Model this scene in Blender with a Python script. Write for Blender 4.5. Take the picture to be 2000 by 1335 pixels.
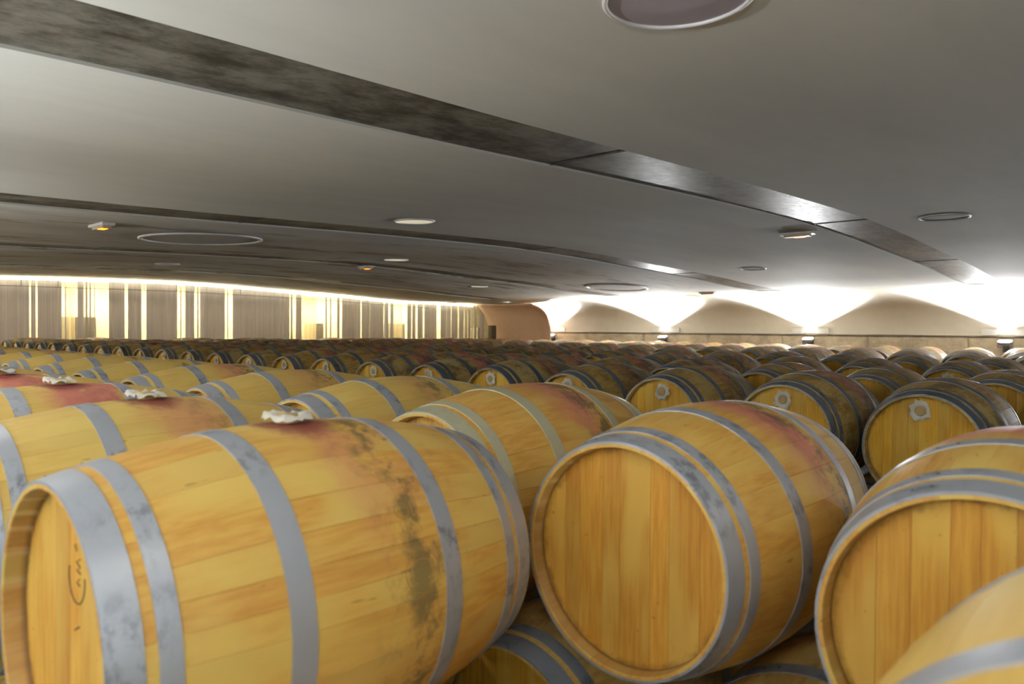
import bpy, bmesh, math, random
from mathutils import Vector, Matrix, noise
random.seed(7)
C = bpy.context.scene.collection
sc = bpy.context.scene
for o in list(bpy.data.objects): bpy.data.objects.remove(o, do_unlink=True)

# ------------------------------------------------------------------ camera, world, exposure
# world axes: X = along the barrels' axes towards the stone wall, Y = along the rows, Z up
EYE = 1.64
FPX = 1453.4
th, pi_, ro = math.radians(-47.549), math.radians(-0.983), math.radians(-0.4085)
r_ = Vector((math.cos(th), math.sin(th), 0))
f_ = Vector((-math.sin(th), math.cos(th), 0))
fw = f_*math.cos(pi_) + Vector((0, 0, math.sin(pi_)))
up = -f_*math.sin(pi_) + Vector((0, 0, math.cos(pi_)))
r2 = r_*math.cos(ro) - up*math.sin(ro)
u2 = r_*math.sin(ro) + up*math.cos(ro)
cam = bpy.data.cameras.new('camera')
cam.sensor_width = 36; cam.lens = FPX*36/2000
cam.clip_start = .05; cam.clip_end = 100
cam.dof.use_dof = True; cam.dof.focus_distance = 4.2; cam.dof.aperture_fstop = 3.2
camo = bpy.data.objects.new('camera', cam); C.objects.link(camo)
m = Matrix((r2, u2, -fw)).transposed().to_4x4(); m.translation = Vector((0, 0, EYE))
camo.matrix_world = m
sc.camera = camo
w = bpy.data.worlds.new('world'); sc.world = w; w.use_nodes = True
w.node_tree.nodes['Background'].inputs[0].default_value = (.5, .5, .55, 1)
w.node_tree.nodes['Background'].inputs[1].default_value = .1
sc.view_settings.view_transform = 'Standard'; sc.view_settings.look = 'None'
sc.view_settings.exposure = 0.0; sc.view_settings.gamma = 1.0
sc.view_settings.use_curve_mapping = False
sc.cycles.max_bounces = 8; sc.cycles.diffuse_bounces = 5; sc.cycles.glossy_bounces = 3
sc.cycles.transmission_bounces = 4; sc.cycles.transparent_max_bounces = 8
sc.cycles.sample_clamp_indirect = 6; sc.cycles.use_denoising = True
sc.cycles.caustics_reflective = False; sc.cycles.caustics_refractive = False

XW, XL = 18.1, -3.1          # stone wall, wall on the near side
LAMP_Y = [2.816+3.98*k for k in (-2, -1, 0, 1, 2, 3)]
UP_POWER = 900.0              # each uplight
FILL_POWER = 15.0  # each added overhead fill spot

def light(kind, name, loc, power, color, **kw):
    l = bpy.data.lights.new(name, kind); l.energy = power; l.color = color
    o = bpy.data.objects.new(name, l); o.location = loc; C.objects.link(o)
    for k, v in kw.items(): setattr(l, k, v)
    return o
def aim(o, d): o.rotation_euler = Vector(d).to_track_quat('-Z', 'Y').to_euler()
# uplights on both long walls
for side, x, sx in (('r', XW-.28, 1), ('l', XL+.28, -1)):
    for y in LAMP_Y:
        o = light('SPOT', 'uplight_beam', (x, y, EYE-.06), UP_POWER*(1.0 if sx > 0 else 1.7), (.96, .985, 1.0) if sx > 0 else (.91, .97, 1.0), spot_size=math.radians(126 if sx > 0 else 130), spot_blend=.16 if sx > 0 else .3, shadow_soft_size=.05)
        aim(o, (-.20 if sx > 0 else .32, 0, 1))
        if True:   # wide spill of the tilted reflector into the room
            o = light('SPOT', 'uplight_spill', (x-.02*sx, y, EYE-.04), 1250 if sx > 0 else 340, (.96, .98, 1.0), spot_size=math.radians(150), spot_blend=1.0, shadow_soft_size=.06)
            aim(o, (-.8*sx, 0, 1.0))
# added fill spots out of view, without fittings, to light the barrel tops
for (x, y) in ((.3, .4), (.4, 3.2), (.9, 6.5), (1.6, 11.0), (2.7, -1.0)):
    o = light('SPOT', 'overhead_fill', (x, y, EYE+.88), FILL_POWER, (1.0, .92, .80), spot_size=math.radians(160), spot_blend=.6, shadow_soft_size=.18)
    aim(o, (0, 0, -1))

# ------------------------------------------------------------------ materials
def nt(name):
    m = bpy.data.materials.new(name); m.use_nodes = True
    t = m.node_tree; b = t.nodes['Principled BSDF']
    return m, t, b
class N:
    """small helper to write node graphs"""
    def __init__(s, t): s.t = t
    def n(s, typ, **kw):
        x = s.t.nodes.new(typ)
        for k, v in kw.items(): setattr(x, k, v)
        return x
    def l(s, a, b): s.t.links.new(a, b)
    def val(s, sock, v):
        if isinstance(v, (int, float)): sock.default_value = v
        elif isinstance(v, (tuple, list)): sock.default_value = tuple(v)+((1,) if len(v) == 3 and len(sock.default_value) == 4 else ())
        else: s.l(v, sock)
    def math(s, op, a, b=0, c=0, clamp=False):
        x = s.n('ShaderNodeMath', operation=op); x.use_clamp = clamp
        for i, v in enumerate((a, b, c)): s.val(x.inputs[i], v)
        return x.outputs[0]
    def mix(s, f, a, b, typ='MIX'):
        x = s.n('ShaderNodeMix', data_type='RGBA', blend_type=typ)
        s.val(x.inputs[0], f); s.val(x.inputs[6], a); s.val(x.inputs[7], b)
        return x.outputs[2]
    def attr(s, name):
        x = s.n('ShaderNodeAttribute', attribute_type='OBJECT', attribute_name=name); return x.outputs['Fac']
    def noise(s, vec, scale, detail=3, rough=.55, dim='3D', w=None):
        x = s.n('ShaderNodeTexNoise', noise_dimensions=dim)
        if vec is not None: s.l(vec, x.inputs['Vector'])
        if w is not None: s.val(x.inputs['W'], w)
        x.inputs['Scale'].default_value = scale; x.inputs['Detail'].default_value = detail; x.inputs['Roughness'].default_value = rough
        return x.outputs['Fac']
    def ramp(s, f, stops):
        x = s.n('ShaderNodeValToRGB'); e = x.color_ramp.elements
        while len(e) > 1: e.remove(e[-1])
        e[0].position = stops[0][0]; e[0].color = tuple(stops[0][1])+(1,) if len(stops[0][1]) == 3 else stops[0][1]
        for p, c in stops[1:]:
            k = e.new(p); k.color = tuple(c)+(1,) if len(c) == 3 else c
        s.l(f, x.inputs[0]); return x.outputs[0]
    def step(s, f, a, b):
        x = s.n('ShaderNodeMapRange', interpolation_type='SMOOTHSTEP'); s.val(x.inputs[0], f)
        x.inputs[1].default_value = a; x.inputs[2].default_value = b
        return x.outputs[0]
    def sepxyz(s, v):
        x = s.n('ShaderNodeSeparateXYZ'); s.l(v, x.inputs[0]); return x.outputs
    def scale(s, v, k, off=(0, 0, 0)):
        x = s.n('ShaderNodeMapping'); s.l(v, x.inputs[0]); x.inputs['Scale'].default_value = k
        if not isinstance(off, tuple): s.l(off, x.inputs['Location'])
        else: x.inputs['Location'].default_value = off
        return x.outputs[0]
    def comb(s, a, b, c):
        x = s.n('ShaderNodeCombineXYZ')
        for i, v in enumerate((a, b, c)): s.val(x.inputs[i], v)
        return x.outputs[0]
    def obj(s): return s.n('ShaderNodeTexCoord').outputs['Object']
    def bump(s, h, st, d=.01):
        x = s.n('ShaderNodeBump'); s.l(h, x.inputs['Height']); x.inputs['Strength'].default_value = st; x.inputs['Distance'].default_value = d
        return x.outputs[0]

def srgb(r, g, b):
    f = lambda c: (c/255/12.92) if c/255 <= .04045 else ((c/255+.055)/1.055)**2.4
    return (f(r), f(g), f(b))

RR, RB, L = .2835, .3495, .95
def rad(s): return RB-(RB-RR)*(2*s/L-1)**2

# oak: object coordinates are barrel coordinates (x 0..L along the axis, z=0 at the axis)
def oak(name, head=False):
    m, t, b = nt(name); g = N(t)
    co = g.obj(); x, y, z = g.sepxyz(co)
    seed = g.attr('seed'); age = g.attr('age'); wine = g.attr('wine'); mould = g.attr('mould'); piece = g.attr('piece')
    off = g.comb(g.math('MULTIPLY', seed, 37.0), g.math('MULTIPLY', seed, 91.0), g.math('MULTIPLY', piece, 13.0))
    off2 = g.comb(g.math('MULTIPLY', seed, 37.0), g.math('MULTIPLY', seed, 91.0), 0.0)
    if head: grain = g.noise(g.scale(co, (1, 38, 2.2), off), 3, 5, .6)
    else: grain = g.noise(g.scale(co, (1.6, 24, 24), off), 3, 5, .6)
    broad = g.noise(g.scale(co, (2, 3, 3) if not head else (1, 5, 1.5), off), 1.6, 2)
    new_a, new_b, new_c = (srgb(214, 168, 84), srgb(198, 144, 66), srgb(217, 182, 98)) if not head else (srgb(204, 152, 60), srgb(184, 124, 44), srgb(214, 170, 80))
    old_a, old_b, old_c = (srgb(198, 168, 92), srgb(160, 124, 62), srgb(190, 168, 112)) if not head else (srgb(224, 172, 52), srgb(208, 150, 38), srgb(226, 184, 78))
    base = g.mix(g.step(grain, .3, .7), g.mix(age, new_a, old_a), g.mix(age, new_b, old_b))
    base = g.mix(g.step(broad, .42, .68), base, g.mix(age, new_c, old_c))
    col0 = g.mix(g.math('MULTIPLY', g.attr('pale'), .5), base, srgb(224, 198, 114)) if not head else base
    tone = g.math('ADD', .93, g.math('MULTIPLY', piece, .09)) if not head else g.math('ADD', .84, g.math('MULTIPLY', piece, .30))
    hsv = g.n('ShaderNodeHueSaturation'); g.l(col0, hsv.inputs['Color']); g.l(tone, hsv.inputs['Value'])
    hsv.inputs['Saturation'].default_value = 1.0
    g.val(hsv.inputs['Hue'], g.math('ADD', .498, g.math('MULTIPLY', piece, .004)))
    col = hsv.outputs[0]
    # knots and small dark flecks along the grain
    fl = g.noise(g.scale(co, (5, 30, 30), off2), 2.2, 2)
    col = g.mix(g.math('MULTIPLY', g.step(fl, .70, .78), .5), col, srgb(90, 62, 30))
    if not head:
        n1 = g.noise(g.scale(co, (2.0, 2.6, 2.6), off2), 2.2, 5, .62)
        n2 = g.noise(g.scale(co, (5, 4, 4), off2), 3.4, 6, .7)
        dx = g.math('ABSOLUTE', g.math('SUBTRACT', x, g.math('ADD', .50, g.math('MULTIPLY', g.math('SUBTRACT', n1, .5), .35))))
        band = g.math('SUBTRACT', 1.0, g.math('MULTIPLY', dx, 5.2), clamp=True)
        topw = g.step(z, .05, .33)
        wmask = g.math('MULTIPLY', g.math('MULTIPLY', g.step(g.math('ADD', n1, g.math('MULTIPLY', band, .22)), .56, .66), g.math('MULTIPLY', topw, band)), wine, clamp=True)
        col = g.mix(g.math('MULTIPLY', wmask, 1.6, clamp=True), col, g.mix(n2, srgb(214, 140, 112), srgb(178, 94, 90)))
        dx2 = g.math('ABSOLUTE', g.math('SUBTRACT', x, g.math('ADD', .56, g.math('MULTIPLY', g.math('SUBTRACT', n2, .5), .16))))
        band2 = g.math('SUBTRACT', 1.0, g.math('MULTIPLY', dx2, 6.5), clamp=True)
        mk = g.math('MULTIPLY', g.step(g.math('ADD', n2, g.math('MULTIPLY', band2, .12)), .52, .78), band2)
        mk = g.math('MULTIPLY', mk, g.math('MULTIPLY', mould, 1.7), clamp=True)
        col = g.mix(g.math('MULTIPLY', mk, .75), col, srgb(84, 78, 56))
        sp = g.attr('spill')
        ex = g.math('SUBTRACT', x, .4655)
        dd = g.math('POWER', g.math('ADD', g.math('MULTIPLY', ex, ex), g.math('MULTIPLY', g.math('MULTIPLY', y, y), .55)), .5)
        dd = g.math('ADD', dd, g.math('MULTIPLY', g.math('SUBTRACT', n2, .5), .09))
        sm_ = g.math('MULTIPLY', g.math('MULTIPLY', g.math('SUBTRACT', 1.0, g.step(dd, .055, .10)), g.step(z, .2, .3)), sp)
        col = g.mix(g.math('MULTIPLY', sm_, .85), col, srgb(120, 44, 50))
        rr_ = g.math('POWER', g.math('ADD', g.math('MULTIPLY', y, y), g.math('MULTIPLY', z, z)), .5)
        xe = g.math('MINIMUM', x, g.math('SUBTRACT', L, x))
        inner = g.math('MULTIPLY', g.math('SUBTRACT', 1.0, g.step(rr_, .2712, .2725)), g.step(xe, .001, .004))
        col = g.mix(g.math('MULTIPLY', inner, .55), col, srgb(112, 72, 30))  # brown stain and shade inside the chime, both put into the colour
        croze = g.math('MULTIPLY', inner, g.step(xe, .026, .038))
        col = g.mix(g.math('MULTIPLY', croze, .6), col, srgb(60, 36, 18))  # painted shade deepens towards the croze
        # general cellar patina on old wood
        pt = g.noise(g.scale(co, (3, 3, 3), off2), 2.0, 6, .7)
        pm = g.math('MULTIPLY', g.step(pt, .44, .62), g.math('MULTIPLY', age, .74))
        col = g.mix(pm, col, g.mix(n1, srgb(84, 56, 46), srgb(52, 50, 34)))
    else:
        edge = g.math('POWER', g.math('ADD', g.math('MULTIPLY', y, y), g.math('MULTIPLY', z, z)), .5)
        nn = g.noise(g.scale(co, (1, 1, 1), off2), 22, 4, .7)
        em = g.math('MULTIPLY', g.step(g.math('ADD', edge, g.math('MULTIPLY', nn, .06)), .278, .305), .55)
        col = g.mix(em, col, srgb(70, 44, 22))
    g.l(col, b.inputs['Base Color']); b.inputs['Roughness'].default_value = .56
    b.inputs['Specular IOR Level'].default_value = .35
    g.l(g.bump(grain, .12, .004), b.inputs['Normal'])
    return m
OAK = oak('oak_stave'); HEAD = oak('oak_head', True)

def hoop_mat():
    m, t, b = nt('galvanised_hoop'); g = N(t)
    co = g.obj(); seed = g.attr('seed'); age = g.attr('age'); cream = g.attr('cream')
    off = g.comb(g.math('MULTIPLY', seed, 17.0), g.math('MULTIPLY', seed, 51.0), 0.0)
    n = g.noise(g.scale(co, (14, 9, 9), off), 2.2, 6, .7)
    n2 = g.noise(g.scale(co, (1, 3, 3), off), 2.0, 2)
    clean = g.mix(cream, srgb(172, 176, 186), srgb(200, 196, 166))
    clean = g.mix(age, clean, srgb(88, 96, 108))
    dirt = g.mix(age, srgb(128, 130, 138), srgb(54, 58, 66))
    k = g.math('MULTIPLY', g.step(n, .46, .62), g.step(n2, .42, .62))
    k = g.math('MULTIPLY', k, g.math('SUBTRACT', 1.0, g.math('MULTIPLY', cream, .85)))
    col = g.mix(k, clean, dirt)
    g.l(col, b.inputs['Base Color']); b.inputs['Metallic'].default_value = .35
    b.inputs['Roughness'].default_value = .42
    g.l(g.bump(n, .08, .003), b.inputs['Normal'])
    return m
HOOP = hoop_mat()

def plain(name, col, rough=.6, metal=0, emit=None, es=0, bump=None, spread=.82):
    m, t, b = nt(name); g = N(t)
    n = g.noise(g.obj(), 6, 4)
    c2 = tuple(c*spread for c in col)
    g.l(g.mix(g.step(n, .35, .7), col, c2), b.inputs['Base Color'])
    b.inputs['Roughness'].default_value = rough; b.inputs['Metallic'].default_value = metal
    if emit: b.inputs['Emission Color'].default_value = emit+(1,); b.inputs['Emission Strength'].default_value = es
    if bump: g.l(g.bump(g.noise(g.obj(), bump[0], 5, .7), bump[1], bump[2]), b.inputs['Normal'])
    return m
RIVET = plain('rivet_steel', srgb(70, 72, 78), .5, .6)
BUNG = plain('bung_cork', srgb(190, 160, 110), .8)
CLOTH = plain('bung_cloth', srgb(236, 230, 216), .9, bump=(60, .6, .004))
INK = plain('ink', srgb(74, 54, 30), .8)
INKP = plain('faded_ink', srgb(168, 128, 68), .8)
RAILM = plain('rail_wood', srgb(120, 92, 60), .7)
LENS = plain('lamp_lens', (.9, .9, .9), .3, 0, (1, .98, 1), 40)
LAMPB = plain('lamp_housing', srgb(176, 176, 184), .4, .3)
DARKM = plain('dark_metal', srgb(54, 52, 52), .5, .4)
PLATEM = plain('back_plate', srgb(196, 194, 186), .35, .3)
RINGM = plain('white_ring', srgb(214, 214, 214), .4)
COVERM = plain('grey_cover', srgb(172, 167, 178), .8, spread=.95)
COVERL = plain('large_cover', srgb(186, 184, 176), .8, spread=.92)
LEDM = plain('led_strip', (1, 1, 1), .4, 0, (1.0, .93, .68), 30)
ORANGE = plain('orange_led', (1, .3, .05), .4, 0, (1.0, .16, .01), 6)
WHITEP = plain('white_plastic', srgb(205, 200, 195), .35)
DIFFP = plain('diffuser', srgb(190, 170, 140), .4)
LEDGEM = plain('ledge_steel', srgb(92, 82, 70), .6, .1)
SALMON = plain('salmon_plaster', srgb(206, 174, 150), .8, spread=.95)
POSTM = plain('grey_post', srgb(120, 116, 96), .8)
CABM = plain('cabinet_panel', srgb(150, 142, 118), .6)

def glass_disc():
    m, t, b = nt('downlight_glass')
    b.inputs['Base Color'].default_value = srgb(150, 146, 136)+(1,)
    b.inputs['Roughness'].default_value = .12; b.inputs['Metallic'].default_value = .7
    return m
GLASSD = glass_disc()
DGLOW = plain('glowing_downlight_glass', srgb(220, 210, 180), .3, 0, (1.0, .9, .66), .55)  # faint glow; in the nearest of these it stands in for a reflection

def ceiling_mat():
    m, t, b = nt('ceiling_plaster'); g = N(t)
    co = g.obj(); x, y, z = g.sepxyz(co)
    n = g.noise(g.scale(co, (.25, .9, .3)), 1.1, 5, .65)
    base = g.mix(g.step(n, .3, .7), srgb(219, 221, 216), srgb(205, 207, 203))
    # rusty seepage stains, long and thin, in the older bays
    st = g.noise(g.scale(co, (.55, 2.6, 1)), 1.3, 6, .7)
    zone = g.math('MULTIPLY', g.step(y, 6.6, 8.5), g.math('SUBTRACT', 1.0, g.step(x, 12.5, 15.5)))
    k = g.math('MULTIPLY', g.math('MULTIPLY', g.step(st, .51, .64), zone), .9)
    base = g.mix(k, base, srgb(104, 82, 54))
    grime = g.math('MULTIPLY', g.step(g.noise(g.scale(co, (.3, .6, 1)), .6, 3), .3, .6), g.math('MULTIPLY', zone, .6))
    base = g.mix(grime, base, srgb(158, 142, 116))
    g.l(base, b.inputs['Base Color']); b.inputs['Roughness'].default_value = .85
    b.inputs['Specular IOR Level'].default_value = .2
    g.l(g.bump(g.noise(co, 40, 4, .7), .03, .002), b.inputs['Normal'])
    return m
CEIL = ceiling_mat()

def beam_mat():
    m, t, b = nt('beam_steel'); g = N(t)
    co = g.obj(); sd = g.n('ShaderNodeObjectInfo').outputs['Random']
    off = g.comb(g.math('MULTIPLY', sd, 30.0), 0.0, 0.0)
    n = g.noise(g.scale(co, (2.2, 3.6, 1), off), 1.3, 8, .75)
    n2 = g.noise(g.scale(co, (6, 9, 1), off), 2.2, 5, .7)
    rust = g.noise(g.scale(co, (.8, 9, 1), off), 1.7, 5, .7)
    c = g.mix(g.step(n, .36, .64), srgb(62, 60, 54), srgb(132, 131, 124))
    c = g.mix(g.math('MULTIPLY', g.step(n2, .5, .7), .5), c, srgb(70, 68, 62))
    c = g.mix(g.math('MULTIPLY', g.step(rust, .58, .72), .6), c, srgb(96, 72, 42))
    g.l(c, b.inputs['Base Color']); b.inputs['Metallic'].default_value = .25
    g.l(g.math('ADD', .30, g.math('MULTIPLY', n2, .36)), b.inputs['Roughness'])
    g.l(g.bump(n2, .15, .006), b.inputs['Normal'])
    return m
BEAM = beam_mat()
VAULTM = plain('vault_plaster', srgb(204, 198, 184), .85, spread=.96)

def stone_mat():
    m, t, b = nt('stone_wall'); g = N(t); co = g.obj()
    n = g.noise(co, 3.2, 8, .72); n2 = g.noise(co, 12, 6, .75)
    c = g.mix(g.step(n, .35, .65), srgb(172, 158, 134), srgb(140, 126, 106))
    c = g.mix(g.math('MULTIPLY', g.step(n2, .55, .75), .55), c, srgb(104, 90, 72))
    g.l(c, b.inputs['Base Color']); b.inputs['Roughness'].default_value = .9
    g.l(g.bump(n2, .9, .03), b.inputs['Normal'])
    return m
STONE = stone_mat()
YELLOW = plain('yellow_limestone', srgb(236, 222, 176), .85, bump=(9, .4, .01))
def floor_mat():
    m, t, b = nt('concrete_floor'); g = N(t); co = g.obj()
    n = g.noise(co, 1.5, 7, .7)
    g.l(g.mix(g.step(n, .35, .65), srgb(88, 82, 76), srgb(70, 66, 62)), b.inputs['Base Color']); b.inputs['Roughness'].default_value = .6
    return m
FLOORM = floor_mat()
WALLM = plain('white_plaster', srgb(206, 202, 194), .85)

def curtain_mat():
    m, t, b = nt('curtain_mesh'); g = N(t); co = g.obj(); x, y, z = g.sepxyz(co)
    out = t.nodes['Material Output']
    n = g.noise(g.scale(co, (26, 1, .12)), 1.5, 5, .7)
    c = g.mix(g.step(n, .35, .65), srgb(200, 198, 212), srgb(172, 170, 184))
    dif = g.n('ShaderNodeBsdfDiffuse'); g.l(c, dif.inputs[0])
    tr = g.n('ShaderNodeBsdfTranslucent'); g.l(g.mix(.5, c, srgb(220, 205, 170)), tr.inputs[0])
    mx = g.n('ShaderNodeMixShader'); g.val(mx.inputs[0], g.math('ADD', .12, g.math('MULTIPLY', g.step(n, .55, .8), .30)))
    g.l(dif.outputs[0], mx.inputs[1]); g.l(tr.outputs[0], mx.inputs[2]); g.l(mx.outputs[0], out.inputs[0])
    return m
CURT = curtain_mat()
def veil_mat():
    m, t, b = nt('curtain_veil'); g = N(t); out = t.nodes['Material Output']; co = g.obj()
    n = g.noise(g.scale(co, (30, 1, .1)), 1.5, 4, .7)
    tr = g.n('ShaderNodeBsdfTranslucent'); tr.inputs[0].default_value = srgb(235, 215, 175)+(1,)
    tp = g.n('ShaderNodeBsdfTransparent')
    mx = g.n('ShaderNodeMixShader'); g.val(mx.inputs[0], g.math('ADD', .25, g.math('MULTIPLY', g.step(n, .4, .6), .5)))
    g.l(tp.outputs[0], mx.inputs[1]); g.l(tr.outputs[0], mx.inputs[2]); g.l(mx.outputs[0], out.inputs[0])
    return m
VEIL = veil_mat()

# ------------------------------------------------------------------ object helpers
def mesh_obj(name, verts, faces, mat, parent=None, smooth=False, mats=None, mi=None):
    me = bpy.data.meshes.new(name); me.from_pydata(verts, [], faces); me.update()
    for mm in (mats or [mat]): me.materials.append(mm)
    if mi: me.polygons.foreach_set('material_index', mi)
    if smooth: me.polygons.foreach_set('use_smooth', [True]*len(me.polygons))
    return link(name, me, parent)
def link(name, me, parent=None):
    o = bpy.data.objects.new(name, me); C.objects.link(o)
    if parent: o.parent = parent
    return o
def empty(name, loc, parent=None):
    o = bpy.data.objects.new(name, None); o.location = loc; o.empty_display_size = .1; C.objects.link(o)
    if parent: o.parent = parent
    return o
def tag(o, label=None, cat=None, group=None, kind=None):
    if label: o['label'] = label
    if cat: o['category'] = cat
    if group: o['group'] = group
    if kind: o['kind'] = kind
    return o
def box(v, f, x0, x1, y0, y1, z0, z1):
    n = len(v)
    v += [(x0, y0, z0), (x1, y0, z0), (x1, y1, z0), (x0, y1, z0), (x0, y0, z1), (x1, y0, z1), (x1, y1, z1), (x0, y1, z1)]
    f += [(n, n+3, n+2, n+1), (n+4, n+5, n+6, n+7), (n, n+1, n+5, n+4), (n+1, n+2, n+6, n+5), (n+2, n+3, n+7, n+6), (n+3, n, n+4, n+7)]
def boxobj(name, x0, x1, y0, y1, z0, z1, mat, parent=None, bev=0):
    v, f = [], []; box(v, f, x0, x1, y0, y1, z0, z1)
    o = mesh_obj(name, v, f, mat, parent)
    if bev:
        bm = bmesh.new(); bm.from_mesh(o.data); bmesh.ops.bevel(bm, geom=bm.edges[:], offset=bev, segments=2, affect='EDGES'); bm.to_mesh(o.data); bm.free()
    return o

# ------------------------------------------------------------------ the room shell
ord_ = ['first', 'second', 'third', 'fourth', 'fifth', 'sixth', 'seventh', 'eighth', 'ninth', 'tenth', 'eleventh', 'twelfth', 'thirteenth', 'fourteenth', 'fifteenth', 'sixteenth', 'seventeenth', 'eighteenth', 'nineteenth', 'twentieth', 'twenty-first', 'twenty-second', 'twenty-third', 'twenty-fourth', 'twenty-fifth', 'twenty-sixth']
# cross-section of the ceiling: x, height above the eye
half = [(7.5, 1.11), (9, 1.09), (10.3, 1.045), (11.6, 1.005), (12.7, .965), (13.8, .905), (15.0, .862), (16.2, .838), (17.0, .79), (17.45, .71), (17.75, .585), (17.95, .40), (18.06, .18), (18.1, -.02), (18.1, -.06)]
left = [(-3.1, -.06), (-3.1, -.02), (-3.06, .18), (-2.95, .40), (-2.75, .585), (-2.45, .71), (-2.0, .79), (-1.2, .845), (-.1, .90), (.8, .94), (1.8, .965), (2.8, .99), (4.3, 1.04), (5.7, 1.08)]
raw = left+half
def catmull(p, n=5):
    out = []
    for i in range(len(p)-1):
        a, b, c, d = p[max(i-1, 0)], p[i], p[i+1], p[min(i+2, len(p)-1)]
        for k in range(n):
            t = k/n
            out.append(tuple(.5*((2*b[j])+(-a[j]+c[j])*t+(2*a[j]-5*b[j]+4*c[j]-d[j])*t*t+(-a[j]+3*b[j]-3*c[j]+d[j])*t**3) for j in (0, 1)))
    out.append(p[-1]); return out
PROF = catmull(raw)
def H(x):
    q = [p for p in PROF if -2.9 < p[0] < 17.9]
    for a, b in zip(q, q[1:]):
        if a[0] <= x <= b[0]: return a[1]+(b[1]-a[1])*(x-a[0])/(b[0]-a[0])
    return .8
Y0, YE = -6.5, 18.3      # wall behind the camera, curtain line
YB = 19.5                # wall behind the curtain
BW = .54
beams = [(2.39+3.98*k, 2.98+3.98*k) for k in (-2, -1, 0, 1, 2, 3)]
beams = [(a, b) if i != 3 else (6.36, 6.94) for i, (a, b) in enumerate(beams)]
XB0, XB1 = -1.3, 15.4    # beams run between these
def slab_strip(prof, ya, yb, z0, z1, flare=0.0):
    """strip following the profile, every side with its own vertices so that shading stays crisp"""
    v, f = [], []; n = len(prof)
    low = [(x, EYE+z+z0) for x, z in prof]
    hi = [(x+flare*(x > 16 or x < -1.5)*(1 if x > 7 else -1), EYE+z+z1) for x, z in prof]
    def band(pa, ya_, pb, yb_, flip):
        b = len(v)
        for p, q in zip(pa, pb): v.append((p[0], ya_, p[1])); v.append((q[0], yb_, q[1]))
        for i in range(n-1):
            a = b+2*i; f.append((a, a+1, a+3, a+2) if flip else (a, a+2, a+3, a+1))
    band(low, ya, low, yb, True); band(hi, ya, hi, yb, False)
    band(low, ya, hi, ya, False); band(low, yb, hi, yb, True)
    for k in (0, n-1):
        b = len(v); v.extend([(low[k][0], ya, low[k][1]), (low[k][0], yb, low[k][1]), (hi[k][0], yb, hi[k][1]), (hi[k][0], ya, hi[k][1])])
        f.append((b, b+1, b+2, b+3) if k == 0 else (b+3, b+2, b+1, b))
    return v, f
def shell(name, ya, yb, prof): return slab_strip(prof, ya, yb, 0, .05, .05)
YS = 15.3                # where the far recess begins
ceil = empty('ceiling', (0, 0, 0)); tag(ceil, kind='structure')
prof_mid = [p for p in PROF if XB0 <= p[0] <= XB1]
prof_mid = [(XB0, H(XB0))]+prof_mid+[(XB1, H(XB1))]
prof_l = [p for p in PROF if p[0] < XB0]+[(XB0, H(XB0))]
prof_r = [(XB1, H(XB1))]+[p for p in PROF if p[0] > XB1]
def add_shell(name, ya, yb, prof, parent):
    v, f = shell(name, ya, yb, prof); return mesh_obj(name, v, f, CEIL, parent, True)
ends = [Y0]+[e for b in beams for e in b]+[YE+.05]
for i in range(0, len(ends), 2):
    add_shell('ceiling_bay', ends[i], ends[i+1], prof_mid, ceil)
add_shell('vault', Y0, YS, prof_r, ceil).data.materials[0] = VAULTM
add_shell('vault', Y0, YE+.05, prof_l, ceil)
# top closure above everything
v, f = [], []; box(v, f, XL-.3, 20.5, Y0-.2, YB+.2, EYE+1.3, EYE+1.4)
mesh_obj('roof_slab', v, f, WALLM, ceil)
# ceiling behind the curtain
v, f = [], []; box(v, f, XL, 20.2, YE+.06, YB, EYE+1.12, EYE+1.2); mesh_obj('ceiling_bay', v, f, CEIL, ceil)

names = ['nearest beam, wide, running from upper corner of the view', 'second beam, dark, in front of the glowing round covers', 'third beam across the stained bays', 'thin farthest beam next to the lit curtain', '', '']
lab = {2: 'widest grey steel beam set in the ceiling nearest to the camera', 3: 'second nearest grey steel beam set in the white ceiling', 4: 'third grey steel beam, between two large round ceiling covers', 5: 'farthest grey steel beam, close to the glowing curtain'}
for i, (a, b) in enumerate(beams):
    v, f = slab_strip(prof_mid, a-.04, b+.04, .014, .10)
    o = mesh_obj('ceiling_beam', v, f, BEAM, smooth=True)
    tag(o, lab.get(i), 'beam' if i in lab else None, 'steel beams in the ceiling' if i in lab else None, 'structure')
    if i in lab:   # plate joints across the beam
        for xx in (3.6, 7.9, 11.8):
            z = EYE+H(xx)+.012
            boxobj('joint', xx-.006, xx+.006, a+.005, b-.005, z-.003, z+.01, DARKM, o)

# salmon coloured curved wall standing before the end of the vault
arc = [(14.85, .868), (15.6, .852), (16.4, .83), (17.0, .79), (17.45, .71), (17.75, .585), (17.95, .40), (18.06, .18), (18.1, -.02), (18.1, -.25), (18.1, -.8), (18.1, -1.55)]
arc1 = [(14.9, .88), (16.2, .87), (17.5, .865), (18.1, .85), (18.45, .77), (18.72, .62), (18.92, .40), (19.03, .18), (19.08, -.02), (19.08, -.25), (19.08, -.8), (19.08, -1.55)]
arc = catmull(arc, 4); arc1 = catmull(arc1, 4)
C2_PTS = [(16.545, 0.75), (16.777, 0.704), (17.013, 0.619), (17.158, 0.515), (17.267, 0.386), (17.354, 0.202), (17.405, 0.002), (17.422, -0.339), (17.42, -1.62)]
C1_PTS = [(17.982, 0.854), (18.156, 0.815), (18.358, 0.714), (18.498, 0.574), (18.615, 0.398), (18.745, 0.13), (18.825, -0.139), (18.836, -0.41), (19.04, -1.62)]
near_arc = catmull(C2_PTS, 4); far_arc = catmull(C1_PTS, 4)
v, f = [], []
NS = 10
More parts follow.
